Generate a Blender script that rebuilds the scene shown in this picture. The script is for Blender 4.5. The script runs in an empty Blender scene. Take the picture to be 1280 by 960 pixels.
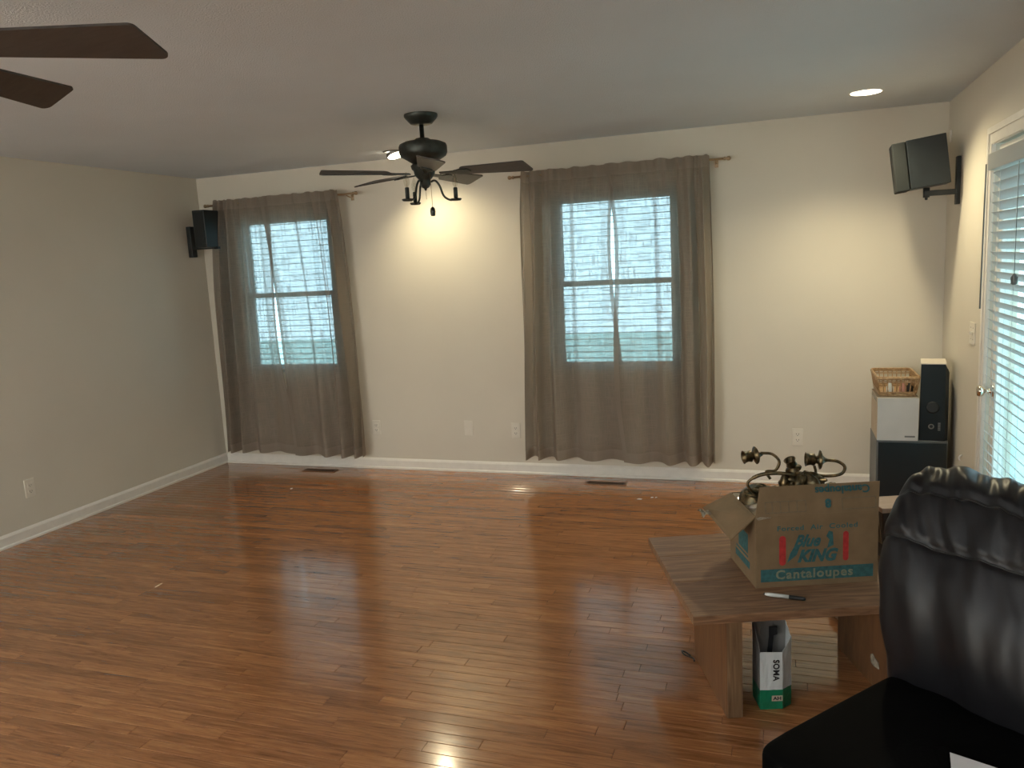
import bpy, bmesh, math, random
from mathutils import Vector, Matrix, noise
random.seed(7)
PI = math.pi
SC = bpy.context.scene
COL = SC.collection
W, H, T, YR = 5.612, 2.44, 0.12, -7.6      # room width, height, wall thickness, rear wall

# ---------------------------------------------------------------- camera
cam = bpy.data.cameras.new('camera'); cam.sensor_width = 36.0; cam.sensor_fit = 'HORIZONTAL'
cam.lens = 988.34 * 36 / 1280; cam.clip_start = 0.02
co = bpy.data.objects.new('camera', cam); COL.objects.link(co)
r = Vector((0.946608, 0.318056, -0.052666)); u = Vector((0.000358, 0.162326, 0.986737)); f = Vector((-0.322387, 0.934072, -0.153545))
co.matrix_world = Matrix(((r.x, u.x, -f.x, 4.6395), (r.y, u.y, -f.y, -5.6215), (r.z, u.z, -f.z, 1.6224), (0, 0, 0, 1)))
SC.camera = co

# ---------------------------------------------------------------- world, exposure, large lights
SC.view_settings.view_transform = 'Standard'; SC.view_settings.look = 'None'
SC.view_settings.exposure = 0.0; SC.view_settings.gamma = 1.0; SC.view_settings.use_curve_mapping = False
wd = bpy.data.worlds.new('daylight'); SC.world = wd; wd.use_nodes = True
bg = wd.node_tree.nodes['Background']; bg.inputs[0].default_value = (0.52, 0.80, 0.92, 1); bg.inputs[1].default_value = 3.8

def area(name, loc, rot, sx, sy, watts, col):
    l = bpy.data.lights.new(name, 'AREA'); l.shape = 'RECTANGLE'; l.size = sx; l.size_y = sy
    l.energy = watts; l.color = col
    o = bpy.data.objects.new(name, l); COL.objects.link(o); o.location = loc; o.rotation_euler = rot
    return o
# unseen fill lights added behind the camera to raise the room's ambient light
area('rear_fill', (1.3, YR + 0.15, 1.25), (PI / 2 + .25, 0, PI), 2.2, 1.7, 112, (0.92, 0.96, 1.0))
area('rear_ceiling_fill', (2.0, -6.3, 1.3), (PI - .55, 0, PI), 3.6, .5, 125, (0.92, 0.96, 1.0))  # added fill aimed upward to brighten the ceiling, no real lamp
def spot(name, loc, aim, watts, col, angle, blend=1.0, size=0.05):
    l = bpy.data.lights.new(name, 'SPOT'); l.energy = watts; l.color = col; l.spot_size = math.radians(angle)
    l.spot_blend = blend; l.shadow_soft_size = size
    o = bpy.data.objects.new(name, l); COL.objects.link(o); o.location = loc
    o.rotation_euler = (Vector(aim) - Vector(loc)).to_track_quat('-Z', 'Y').to_euler()
    return o
WARM = (1.0, 0.86, 0.55)
spot('recessed_lamp_left', (2.09, -0.36, 2.37), (2.45, -0.36, .6), 50, WARM, 132, 1.0, 0.05)
spot('recessed_lamp_right', (5.083, -0.66, 2.40), (4.86, -1.35, 0), 62, WARM, 150, 0.8, 0.06)

# ---------------------------------------------------------------- materials
class NT:
    def __init__(s, name):
        s.m = bpy.data.materials.new(name); s.m.use_nodes = True
        s.t = s.m.node_tree; s.n = s.t.nodes; s.l = s.t.links
        s.b = s.n['Principled BSDF']; s.out = s.n['Material Output']
    def node(s, typ, **k):
        n = s.n.new(typ)
        for a, v in k.items():
            if hasattr(n, a): setattr(n, a, v)
            else: n.inputs[a.replace('_', ' ')].default_value = v
        return n
    def link(s, a, b): s.l.new(a, b)
    def ramp(s, src, stops):
        n = s.n.new('ShaderNodeValToRGB'); e = n.color_ramp.elements
        while len(e) > len(stops): e.remove(e[-1])
        while len(e) < len(stops): e.new(0.5)
        for i, (p, c) in enumerate(stops):
            e[i].position = p; e[i].color = (*c, 1) if len(c) == 3 else c
        s.link(src, n.inputs[0]); return n.outputs[0]
    def coords(s, scale, kind='Object', rot=(0, 0, 0)):
        tc = s.n.new('ShaderNodeTexCoord'); mp = s.n.new('ShaderNodeMapping')
        mp.inputs['Scale'].default_value = scale; mp.inputs['Rotation'].default_value = rot
        if kind == 'World':
            g = s.n.new('ShaderNodeNewGeometry'); s.link(g.outputs['Position'], mp.inputs[0])
        else: s.link(tc.outputs[kind], mp.inputs[0])
        return mp.outputs[0]
    def noise(s, vec, scale, detail=3, rough=.5, dist=0):
        n = s.n.new('ShaderNodeTexNoise'); n.inputs['Scale'].default_value = scale; n.inputs['Detail'].default_value = detail
        n.inputs['Roughness'].default_value = rough; n.inputs['Distortion'].default_value = dist
        s.link(vec, n.inputs['Vector']); return n.outputs['Fac']
    def bump(s, h, strength, dist=.002):
        n = s.n.new('ShaderNodeBump'); n.inputs['Strength'].default_value = strength; n.inputs['Distance'].default_value = dist
        s.link(h, n.inputs['Height']); s.link(n.outputs[0], s.b.inputs['Normal']); return n

def plain(name, col, rough=.5, metal=0, spec=.5, var=.0, scale=20, bump=0, bscale=200, emit=None, coat=0):
    t = NT(name); t.b.inputs['Roughness'].default_value = rough; t.b.inputs['Metallic'].default_value = metal
    t.b.inputs['Specular IOR Level'].default_value = spec; t.b.inputs['Coat Weight'].default_value = coat
    v = t.coords((1, 1, 1))
    f_ = t.noise(v, scale)
    d = max(var, .02)
    c = t.ramp(f_, [(.3, tuple(x * (1 - d) for x in col)), (.7, tuple(min(1, x * (1 + d)) for x in col))])
    t.link(c, t.b.inputs['Base Color'])
    if bump: t.bump(t.noise(v, bscale, 2), bump)
    if emit:
        t.b.inputs['Emission Color'].default_value = (*emit[0], 1); t.b.inputs['Emission Strength'].default_value = emit[1]
    return t.m

M = {}
def wallmat(name, col, bs, bstr, dist):
    t = NT(name); v = t.coords((1, 1, 1), 'World')
    c = t.ramp(t.noise(v, 1.2, 3), [(.3, tuple(x * .96 for x in col)), (.7, tuple(x * 1.03 for x in col))])
    t.link(c, t.b.inputs['Base Color']); t.b.inputs['Roughness'].default_value = .65
    t.b.inputs['Specular IOR Level'].default_value = .3
    t.bump(t.noise(v, bs, 4, .6), bstr, dist); return t.m
M['wall'] = wallmat('beige_wall_paint', (.71, .665, .57), 160, .25, .001)
M['ceiling'] = wallmat('popcorn_ceiling', (.70, .75, .80), 150, .9, .006)
M['trim'] = plain('white_trim_paint', (.84, .81, .75), .35, var=.03)
M['outside'] = plain('pale_deck', (.42, .55, .50), .8, var=.2, scale=2)

def floormat(name, kind):
    t = NT(name)
    at = t.n.new('ShaderNodeAttribute'); at.attribute_type = kind; at.attribute_name = 'tone'
    g = t.n.new('ShaderNodeNewGeometry')
    off = t.n.new('ShaderNodeVectorMath'); off.operation = 'SCALE'; off.inputs[3].default_value = 37.0
    cmb = t.n.new('ShaderNodeCombineXYZ')
    for i in range(3): t.link(at.outputs['Fac'], cmb.inputs[i])
    t.link(cmb.outputs[0], off.inputs[0])
    add = t.n.new('ShaderNodeVectorMath'); t.link(g.outputs['Position'], add.inputs[0]); t.link(off.outputs[0], add.inputs[1])
    mp = t.n.new('ShaderNodeMapping'); mp.inputs['Scale'].default_value = (2.2, 26, 26); t.link(add.outputs[0], mp.inputs[0])
    grain = t.noise(mp.outputs[0], 1.6, 6, .62, 1.1)
    mp2 = t.n.new('ShaderNodeMapping'); mp2.inputs['Scale'].default_value = (5, 140, 140); t.link(add.outputs[0], mp2.inputs[0])
    pore = t.noise(mp2.outputs[0], 2, 3, .6)
    gc = t.ramp(grain, [(.26, (.14, .052, .020)), (.40, (.29, .120, .045)), (.56, (.375, .165, .063)), (.75, (.47, .225, .092))])
    pc = t.ramp(pore, [(.36, (.45, .45, .45)), (.50, (1, 1, 1))])
    mx = t.n.new('ShaderNodeMix'); mx.data_type = 'RGBA'; mx.blend_type = 'MULTIPLY'; mx.inputs['Factor'].default_value = .45
    t.link(gc, mx.inputs['A']); t.link(pc, mx.inputs['B'])
    tone = t.ramp(at.outputs['Fac'], [(0, (.66, .58, .55)), (.35, (.92, .86, .82)), (.7, (1.05, 1.0, .95)), (1, (1.28, 1.25, 1.2))])
    m2 = t.n.new('ShaderNodeMix'); m2.data_type = 'RGBA'; m2.blend_type = 'MULTIPLY'; m2.inputs['Factor'].default_value = .55
    t.link(mx.outputs['Result'], m2.inputs['A']); t.link(tone, m2.inputs['B'])
    t.link(m2.outputs['Result'], t.b.inputs['Base Color'])
    rn = t.n.new('ShaderNodeMapRange'); rn.inputs[3].default_value = .12; rn.inputs[4].default_value = .22
    t.link(t.noise(g.outputs['Position'], 3, 4), rn.inputs[0]); t.link(rn.outputs[0], t.b.inputs['Roughness'])
    t.b.inputs['Specular IOR Level'].default_value = .6; t.b.inputs['Coat Weight'].default_value = .5; t.b.inputs['Coat Roughness'].default_value = .10
    t.bump(grain, .12, .0015)
    return t.m
M['plank'] = floormat('oak_floor_board', 'OBJECT'); M['plank_far'] = floormat('oak_floor_boards_far', 'GEOMETRY')
M['subfloor'] = plain('dark_floor_joint', (.07, .028, .012), .7)

def wood(name, dark, light, rough=.45, axis=(3, 30, 30), coat=0):
    t = NT(name); v = t.coords(axis)
    c = t.ramp(t.noise(v, 1.5, 6, .6, 1.2), [(.3, dark), (.55, tuple((a + b) / 2 for a, b in zip(dark, light))), (.75, light)])
    t.link(c, t.b.inputs['Base Color']); t.b.inputs['Roughness'].default_value = rough
    t.b.inputs['Coat Weight'].default_value = coat; t.bump(t.noise(v, 3, 4), .1, .001); return t.m
M['table_wood'] = wood('worn_table_wood', (.13, .062, .030), (.38, .22, .125), .45)
M['table_leg'] = wood('orange_stained_plywood', (.12, .050, .020), (.21, .098, .040), .45, (18, 18, 2.5))
M['ply_edge'] = wood('plywood_edge', (.12, .065, .030), (.28, .17, .09), .6, (60, 60, 2))
M['box_wood'] = wood('dark_box_wood', (.022, .013, .010), (.05, .03, .022), .5)
M['pale_wood'] = wood('pale_wood', (.40, .27, .20), (.55, .39, .30), .5)
M['blade'] = wood('dark_walnut_blade', (.045, .038, .034), (.072, .060, .052), .45, (3, 25, 25))
M['bronze'] = plain('aged_pewter_bronze', (.050, .056, .050), .42, .6, var=.25, scale=30)
M['black_plastic'] = plain('black_plastic', (.014, .019, .021), .42, var=.1)
M['grille'] = plain('speaker_cloth', (.018, .022, .023), .9, bump=.5, bscale=900)
M['gloss_black'] = plain('gloss_black_panel', (.010, .018, .023), .3)
M['grey_edge'] = plain('grey_edge', (.16, .17, .17), .5)
M['white_card'] = plain('white_carton', (.58, .58, .56), .6, var=.06, scale=6)
M['cream_card'] = plain('cream_carton_side', (.55, .46, .35), .7, var=.08, scale=6)
M['brass'] = plain('rod_brass', (.42, .31, .20), .3, .9)
M['plate'] = plain('ivory_plastic', (.78, .74, .65), .4)
M['slot'] = plain('outlet_slot', (.10, .09, .08), .6)
M['vent'] = plain('brown_vent_metal', (.16, .085, .045), .45, .4)
M['vent_dark'] = plain('vent_shadow', (.012, .010, .008), .9)
M['chrome'] = plain('polished_nickel', (.75, .70, .60), .15, 1)
M['vinyl'] = plain('white_vinyl', (.62, .66, .66), .4)
M['card_ink'] = plain('faded_teal_ink', (.030, .115, .125), .8, var=.25, scale=60)
M['faint_ink'] = plain('faint_ink', (.17, .135, .085), .8, var=.2, scale=60)
M['red_ink'] = plain('red_ink', (.42, .030, .030), .8, var=.2, scale=60)
M['band_text'] = plain('carton_coloured_letters', (.19, .21, .15), .8, var=.2, scale=60)
M['bag_white'] = plain('white_paper', (.60, .64, .65), .5, var=.05)
M['bag_green'] = plain('green_paper', (.006, .17, .085), .45, var=.1)
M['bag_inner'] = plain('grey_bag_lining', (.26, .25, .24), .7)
M['ink'] = plain('black_ink', (.015, .017, .02), .6)
M['pink_tag'] = plain('beige_tag', (.50, .40, .33), .6)
M['tape'] = plain('wrinkled_tape', (.30, .26, .20), .25, var=.4, scale=70, bump=.8, bscale=60)
M['paper'] = plain('white_paper_sheet', (.75, .75, .78), .6)
M['pen_white'] = plain('pen_barrel', (.6, .62, .6), .3)
M['black'] = plain('black_rubber', (.01, .01, .01), .5)
M['wire'] = plain('dark_wire', (.06, .045, .035), .4, .7)
M['bag_strap'] = plain('dark_strap', (.01, .01, .012), .6)

def cardboard():
    t = NT('brown_cardboard'); v = t.coords((1, 1, 1))
    c = t.ramp(t.noise(v, 9, 5, .6), [(.3, (.175, .118, .062)), (.7, (.235, .16, .088))])
    t.link(c, t.b.inputs['Base Color']); t.b.inputs['Roughness'].default_value = .8
    w = t.n.new('ShaderNodeTexWave'); w.inputs['Scale'].default_value = 60; t.link(v, w.inputs[0])
    t.bump(w.outputs['Fac'], .06, .001); return t.m
M['card'] = cardboard()
def brassmat():
    t = NT('antique_brass'); v = t.coords((1, 1, 1))
    c = t.ramp(t.noise(v, 45, 4, .6), [(.35, (.045, .048, .032)), (.55, (.13, .095, .05)), (.75, (.32, .22, .11))])
    t.link(c, t.b.inputs['Base Color']); t.b.inputs['Metallic'].default_value = .85; t.b.inputs['Roughness'].default_value = .34
    t.bump(t.noise(v, 120, 3), .4, .002); return t.m
M['antique'] = brassmat()
def leather():
    t = NT('black_leather'); v = t.coords((1, 1, 1))
    t.b.inputs['Base Color'].default_value = (.009, .009, .011, 1); t.b.inputs['Roughness'].default_value = .40
    t.b.inputs['Specular IOR Level'].default_value = .30
    vo = t.n.new('ShaderNodeTexVoronoi'); vo.inputs['Scale'].default_value = 260; t.link(v, vo.inputs['Vector'])
    t.bump(vo.outputs['Distance'], .12, .001); return t.m
M['leather'] = leather(); M['suede'] = plain('black_matte_hide', (.003, .003, .003), .75, spec=.04, bump=.2)
def glass(name, tint, rough=0):
    t = NT(name); t.b.inputs['Base Color'].default_value = (*tint, 1); t.b.inputs['Roughness'].default_value = rough
    gl = t.n.new('ShaderNodeBsdfGlossy'); gl.inputs['Roughness'].default_value = .02
    tr = t.n.new('ShaderNodeBsdfTransparent'); tr.inputs[0].default_value = (*tint, 1)
    lw = t.n.new('ShaderNodeFresnel'); lw.inputs[0].default_value = 1.45
    mx = t.n.new('ShaderNodeMixShader'); geo = t.n.new('ShaderNodeNewGeometry'); inv = t.n.new('ShaderNodeMath'); inv.operation = 'SUBTRACT'; inv.inputs[0].default_value = 1
    t.link(geo.outputs['Backfacing'], inv.inputs[1]); mm = t.n.new('ShaderNodeMath'); mm.operation = 'MULTIPLY'; t.link(lw.outputs[0], mm.inputs[0]); t.link(inv.outputs[0], mm.inputs[1])
    t.link(mm.outputs[0], mx.inputs[0]); t.link(tr.outputs[0], mx.inputs[1]); t.link(gl.outputs[0], mx.inputs[2])
    t.link(mx.outputs[0], t.out.inputs[0]); return t.m
M['glass'] = glass('window_glass', (.95, .98, .98)); M['bulb'] = glass('clear_bulb_glass', (.93, .93, .9))
M['plastic_film'] = plain('crumpled_clear_film', (.42, .36, .26), .15, 0, .8, .4, 40)
M['lamp'] = plain('lit_lamp_lens', (.9, .85, .75), .4, emit=((1, .86, .62), 14))
M['fixture'] = plain('grey_fixture_metal', (.22, .22, .22), .4, .3)

def slatmat(name, col, trans):
    t = NT(name); t.b.inputs['Base Color'].default_value = (*col, 1); t.b.inputs['Roughness'].default_value = .4
    tl = t.n.new('ShaderNodeBsdfTranslucent'); tl.inputs[0].default_value = (*col, 1)
    mx = t.n.new('ShaderNodeMixShader'); mx.inputs[0].default_value = trans
    t.link(t.b.outputs[0], mx.inputs[1]); t.link(tl.outputs[0], mx.inputs[2]); t.link(mx.outputs[0], t.out.inputs[0]); return t.m
M['slat'] = slatmat('white_blind_slat', (.66, .65, .63), .42)
def curtainmat():
    t = NT('taupe_linen'); v = t.coords((1, 1, 1), 'UV')
    mpa = t.n.new('ShaderNodeMapping'); mpa.inputs['Scale'].default_value = (110, 9, 1); t.link(v, mpa.inputs[0])
    mpb = t.n.new('ShaderNodeMapping'); mpb.inputs['Scale'].default_value = (7, 150, 1); t.link(v, mpb.inputs[0])
    na = t.noise(mpa.outputs[0], 1, 2, .6); nb = t.noise(mpb.outputs[0], 1, 2, .6)
    mxx = t.n.new('ShaderNodeMath'); mxx.operation = 'MAXIMUM'; t.link(na, mxx.inputs[0]); t.link(nb, mxx.inputs[1])
    col = t.ramp(mxx.outputs[0], [(.45, (.37, .315, .262)), (.75, (.31, .26, .215))])
    op = t.ramp(mxx.outputs[0], [(.44, (.60, .60, .60)), (.70, (.88, .88, .88))])
    df = t.n.new('ShaderNodeBsdfDiffuse'); tl = t.n.new('ShaderNodeBsdfTranslucent'); tr = t.n.new('ShaderNodeBsdfTransparent')
    t.link(col, df.inputs[0]); t.link(col, tl.inputs[0])
    def mth(op_, a, b_=None):
        q = t.n.new('ShaderNodeMath'); q.operation = op_
        for i, z in enumerate((a, b_)):
            if z is None: continue
            if isinstance(z, (int, float)): q.inputs[i].default_value = z
            else: t.link(z, q.inputs[i])
        return q.outputs[0]
    sp = t.n.new('ShaderNodeSeparateXYZ'); t.link(v, sp.inputs[0])
    hem = mth('MAXIMUM', mth('MAXIMUM', mth('GREATER_THAN', sp.outputs[0], .972), mth('LESS_THAN', sp.outputs[0], .028)), mth('MAXIMUM', mth('LESS_THAN', sp.outputs[1], .075), mth('GREATER_THAN', sp.outputs[1], 1.93)))
    lw = t.n.new('ShaderNodeLayerWeight'); lw.inputs[0].default_value = .35
    clear = mth('MULTIPLY', mth('SUBTRACT', 1.0, op), mth('SUBTRACT', 1.0, mth('MULTIPLY', hem, .7)))   # doubled cloth in the hems
    clear = mth('MULTIPLY', clear, mth('SUBTRACT', 1.0, mth('MULTIPLY', lw.outputs['Facing'], .9)))
    op = mth('SUBTRACT', 1.0, clear)
    m1 = t.n.new('ShaderNodeMixShader'); m1.inputs[0].default_value = .42; t.link(df.outputs[0], m1.inputs[1]); t.link(tl.outputs[0], m1.inputs[2])
    m2 = t.n.new('ShaderNodeMixShader'); t.link(op, m2.inputs[0]); t.link(tr.outputs[0], m2.inputs[1]); t.link(m1.outputs[0], m2.inputs[2])
    t.link(m2.outputs[0], t.out.inputs[0]); return t.m
M['curtain'] = curtainmat()
def wicker():
    t = NT('woven_wicker'); v = t.coords((1, 1, 1))
    c = t.ramp(t.noise(v, 60, 3), [(.3, (.27, .15, .065)), (.7, (.55, .37, .20))])
    t.link(c, t.b.inputs['Base Color']); t.b.inputs['Roughness'].default_value = .5; return t.m
M['wicker'] = wicker()

# ---------------------------------------------------------------- mesh helpers
class MB:
    def __init__(s): s.v = []; s.f = []; s.sm = []; s.mi = []; s.cur = 0
    def add(s, vs, fs, smooth=False):
        o = len(s.v); s.v += [tuple(p) for p in vs]; s.f += [tuple(i + o for i in q) for q in fs]
        s.sm += [smooth] * len(fs); s.mi += [s.cur] * len(fs); return s
    def box(s, a, b, bev=0, M4=None):
        x0, y0, z0 = a; x1, y1, z1 = b
        if bev <= 0:
            vs = [(x, y, z) for z in (z0, z1) for y in (y0, y1) for x in (x0, x1)]
            fs = [(0, 2, 3, 1), (4, 5, 7, 6), (0, 1, 5, 4), (2, 6, 7, 3), (0, 4, 6, 2), (1, 3, 7, 5)]
        else:
            bm = bmesh.new(); bmesh.ops.create_cube(bm, size=1)
            for q in bm.verts: q.co = Vector(((x0 + x1) / 2 + q.co.x * (x1 - x0), (y0 + y1) / 2 + q.co.y * (y1 - y0), (z0 + z1) / 2 + q.co.z * (z1 - z0)))
            bmesh.ops.bevel(bm, geom=bm.edges[:], offset=bev, segments=2, profile=.5, affect='EDGES')
            bm.verts.index_update(); vs = [q.co.copy() for q in bm.verts]; fs = [[q.index for q in g.verts] for g in bm.faces]; bm.free()
        if M4 is not None: vs = [M4 @ Vector(q) for q in vs]
        return s.add(vs, fs)
    def lathe(s, prof, n=24, M4=None, caps=True, smooth=True):
        vs = []; fs = []
        for (rr, z) in prof:
            for k in range(n):
                a = 2 * PI * k / n; vs.append(Vector((rr * math.cos(a), rr * math.sin(a), z)))
        for i in range(len(prof) - 1):
            for k in range(n):
                k2 = (k + 1) % n; fs.append((i * n + k, i * n + k2, (i + 1) * n + k2, (i + 1) * n + k))
        if M4 is not None: vs = [M4 @ q for q in vs]
        s.add(vs, fs, smooth)
        if caps:
            o = len(s.v) - len(vs); m = len(prof) - 1
            s.f.append(tuple(o + k for k in reversed(range(n)))); s.f.append(tuple(o + m * n + k for k in range(n))); s.sm += [False, False]; s.mi += [s.cur] * 2
        return s
    def tube(s, pts, rad, n=8, closed=False):
        pts = [Vector(p) for p in pts]; m = len(pts)
        rads = rad if isinstance(rad, (list, tuple)) else [rad] * m
        vs = []; fs = []; up = None
        for i, p in enumerate(pts):
            a = pts[(i - 1) % m] if (closed or i > 0) else p; b = pts[(i + 1) % m] if (closed or i < m - 1) else p
            d = (b - a).normalized()
            if up is None:
                up = Vector((0, 0, 1)) if abs(d.z) < .9 else Vector((1, 0, 0))
            x = up.cross(d)
            if x.length < 1e-4: x = Vector((1, 0, 0)).cross(d)
            x.normalize(); up = d.cross(x).normalized()
            for k in range(n):
                t = 2 * PI * k / n; vs.append(p + (x * math.cos(t) + up * math.sin(t)) * rads[i])
        for i in range(m if closed else m - 1):
            for k in range(n):
                k2 = (k + 1) % n; j = (i + 1) % m; fs.append((i * n + k, i * n + k2, j * n + k2, j * n + k))
        if not closed:
            fs.append(tuple(reversed(range(n)))); fs.append(tuple((m - 1) * n + k for k in range(n)))
        return s.add(vs, fs, True)
    def prism(s, poly, z0, z1, M4=None):
        n = len(poly); vs = [Vector((x, y, z0)) for x, y in poly] + [Vector((x, y, z1)) for x, y in poly]
        fs = [tuple(reversed(range(n))), tuple(range(n, 2 * n))] + [(i, (i + 1) % n, n + (i + 1) % n, n + i) for i in range(n)]
        if M4 is not None: vs = [M4 @ q for q in vs]
        return s.add(vs, fs)
    def grid(s, fn, nu, nv, smooth=True):
        vs = [fn(i / nu, j / nv) for j in range(nv + 1) for i in range(nu + 1)]
        fs = [(j * (nu + 1) + i, j * (nu + 1) + i + 1, (j + 1) * (nu + 1) + i + 1, (j + 1) * (nu + 1) + i) for j in range(nv) for i in range(nu)]
        return s.add(vs, fs, smooth)
    def mesh(s, name, mats):
        me = bpy.data.meshes.new(name); me.from_pydata(s.v, [], s.f); me.update()
        if not isinstance(mats, (list, tuple)): mats = [mats]
        for m in mats: me.materials.append(m)
        me.polygons.foreach_set('use_smooth', s.sm); me.polygons.foreach_set('material_index', s.mi)
        return me
def B(*a, **k): return MB().box(*a, **k)
def obj(name, mb, mat, parent=None, label=None):
    me = mb.mesh(name, mat) if isinstance(mb, MB) else mb
    o = bpy.data.objects.new(name, me); COL.objects.link(o); o.parent = parent
    if label: o['label'] = label
    return o
def thing(name, label, cat, loc=(0, 0, 0), rotz=0, group=None, rot=None):
    o = bpy.data.objects.new(name, None); o.empty_display_size = .05; COL.objects.link(o)
    o.location = loc; o.rotation_euler = rot if rot else (0, 0, rotz)
    o['label'] = label; o['category'] = cat
    if group: o['group'] = group
    return o
def tag(o, label, cat, group=None):
    o['label'] = label; o['category'] = cat
    if group: o['group'] = group
    return o
def struct(name, mb, mat, label=None, parent=None):
    o = obj(name, mb, mat, parent)
    if not parent: o['kind'] = 'structure'; o['category'] = name.split('_')[0]
    if label: o['label'] = label
    return o
def text(name, body, size, mat, parent, M4, sx=1, shear=0, depth=.0004, offset=0, spacing=1):
    c = bpy.data.curves.new(name, 'FONT'); c.body = body; c.size = size; c.align_x = 'CENTER'; c.align_y = 'CENTER'
    c.extrude = depth; c.shear = shear; c.offset = offset; c.space_character = spacing
    c.resolution_u = 3
    tmp = bpy.data.objects.new('tmp', c); COL.objects.link(tmp)
    dg = bpy.context.evaluated_depsgraph_get(); me = bpy.data.meshes.new_from_object(tmp.evaluated_get(dg))
    bpy.data.objects.remove(tmp); bpy.data.curves.remove(c)
    me.materials.clear(); me.materials.append(mat)
    me.transform(M4 @ Matrix.Diagonal((sx, 1, 1, 1)))
    me.name = name
    o = bpy.data.objects.new(name, me); COL.objects.link(o); o.parent = parent; return o
def frame(o, x, y):      # matrix whose local x,y axes are x,y, z = x cross y
    x = Vector(x).normalized(); y = Vector(y).normalized(); z = x.cross(y)
    return Matrix(((x.x, y.x, z.x, o[0]), (x.y, y.y, z.y, o[1]), (x.z, y.z, z.z, o[2]), (0, 0, 0, 1)))
def bez(pts, n=10):      # Catmull-Rom through the points
    P = [Vector(p) for p in pts]; P = [P[0] * 2 - P[1]] + P + [P[-1] * 2 - P[-2]]; out = []
    for i in range(1, len(P) - 2):
        for k in range(n):
            t = k / n; a, b, c, d = P[i - 1:i + 3]
            out.append(.5 * ((2 * b) + (c - a) * t + (2 * a - 5 * b + 4 * c - d) * t * t + (3 * b - a - 3 * c + d) * t ** 3))
    out.append(P[-2]); return out

# ---------------------------------------------------------------- structure: shell
def wall_cells(mb, us, vs, holes, put):
    for i in range(len(us) - 1):
        for j in range(len(vs) - 1):
            if (i, j) in holes: continue
            put(mb, us[i], us[i + 1], vs[j], vs[j + 1])
WIN = [(0.35, 1.235, .785, 2.10), (3.05, 3.975, .785, 2.08)]
mb = MB(); xs = [-T, .35, 1.235, 3.05, 3.975, W + T]
for i in range(5):
    if i in (1, 3):
        wz = WIN[0 if i == 1 else 1]
        mb.box((xs[i], 0, 0), (xs[i + 1], T, wz[2])); mb.box((xs[i], 0, wz[3]), (xs[i + 1], T, H))
    else: mb.box((xs[i], 0, 0), (xs[i + 1], T, H))
struct('wall_back', mb, M['wall'], 'beige painted back wall with two curtained windows')
struct('wall_left', B((-T, YR, 0), (0, 0, H)), M['wall'], 'plain beige wall on the left')
DY0, DY1, DZ = -1.165, -2.50, 2.055
mb = MB(); mb.box((W, DY0, 0), (W + T, 0, H)); mb.box((W, DY1, DZ), (W + T, DY0, H)); mb.box((W, YR, 0), (W + T, DY1, H))
struct('wall_right', mb, M['wall'], 'beige wall on the right holding the glass door')
struct('wall_rear', B((-T, YR - T, 0), (W + T, YR, H)), M['wall'], 'wall behind the camera')
struct('ceiling', B((-T, YR - T, H), (W + T, T, H + .1)), M['ceiling'], 'grey white popcorn textured ceiling')
struct('ground', B((-14, -16, -.6), (22, 16, -.5)), M['outside'], 'pale ground outdoors beyond the windows')
floor = struct('floor', B((-T, YR - T, -.06), (W + T, T, -.0125)), M['subfloor'], 'orange brown strip oak floor with glossy finish')
# strips
PW = .057; rows = int(-YR / PW) + 1
cand = []
rnd = random.Random(3)
for k in range(rows):
    y1 = -k * PW; y0 = y1 - PW
    x = -rnd.random() * .9
    while x < W:
        L = rnd.choice((.35, .5, .65, .8, .95, 1.15)) * rnd.uniform(.85, 1.1); a = max(0, x); b = min(W, x + L); x += L
        if b - a < .05: continue
        cx, cy = (a + b) / 2, (y0 + y1) / 2
        d = Vector((cx - 4.6395, cy + 5.6215, -1.6224)); z = d.dot(f)
        vis = False
        for px in (a, cx, b):
            dd = Vector((px - 4.6395, cy + 5.6215, -1.6224)); zz = dd.dot(f)
            if zz > .5:
                X = 640 + 988 * dd.dot(r) / zz; Y = 480 - 988 * dd.dot(u) / zz
                if -20 < X < 1300 and Y < 985: vis = True
        cand.append((0 if vis else 1, d.length, a, b, y0, y1, rnd.random()))
cand.sort()
g = .0009
unit = MB()
unit.v = [(-.5, -.5, -.0125), (.5, -.5, -.0125), (.5, .5, -.0125), (-.5, .5, -.0125), (-.5, -.5, -.001), (.5, -.5, -.001), (.5, .5, -.001), (-.5, .5, -.001),
          (-.498, -.475, 0), (.498, -.475, 0), (.498, .475, 0), (-.498, .475, 0)]
unit.f = [(0, 1, 5, 4), (1, 2, 6, 5), (2, 3, 7, 6), (3, 0, 4, 7), (4, 5, 9, 8), (5, 6, 10, 9), (6, 7, 11, 10), (7, 4, 8, 11), (8, 9, 10, 11), (3, 2, 1, 0)]
unit.sm = [False] * 10; unit.mi = [0] * 10
ume = unit.mesh('plank', M['plank'])
for c in cand[:300]:
    o = bpy.data.objects.new('plank', ume); COL.objects.link(o); o.parent = floor
    o.location = ((c[2] + c[3]) / 2, (c[4] + c[5]) / 2, 0); o.scale = (c[3] - c[2] - g, PW - g, 1); o['tone'] = c[6]
mb = MB(); tones = []
for c in cand[300:]:
    lx, ly = c[3] - c[2] - g, PW - g
    mb.add([((c[2] + c[3]) / 2 + v[0] * lx, (c[4] + c[5]) / 2 + v[1] * ly, v[2]) for v in unit.v], unit.f[:9]); tones += [c[6]] * 9
o = obj('plank_field', mb, M['plank_far'], floor); o['kind'] = 'stuff'
at = o.data.attributes.new('tone', 'FLOAT', 'FACE'); at.data.foreach_set('value', tones)
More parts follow.
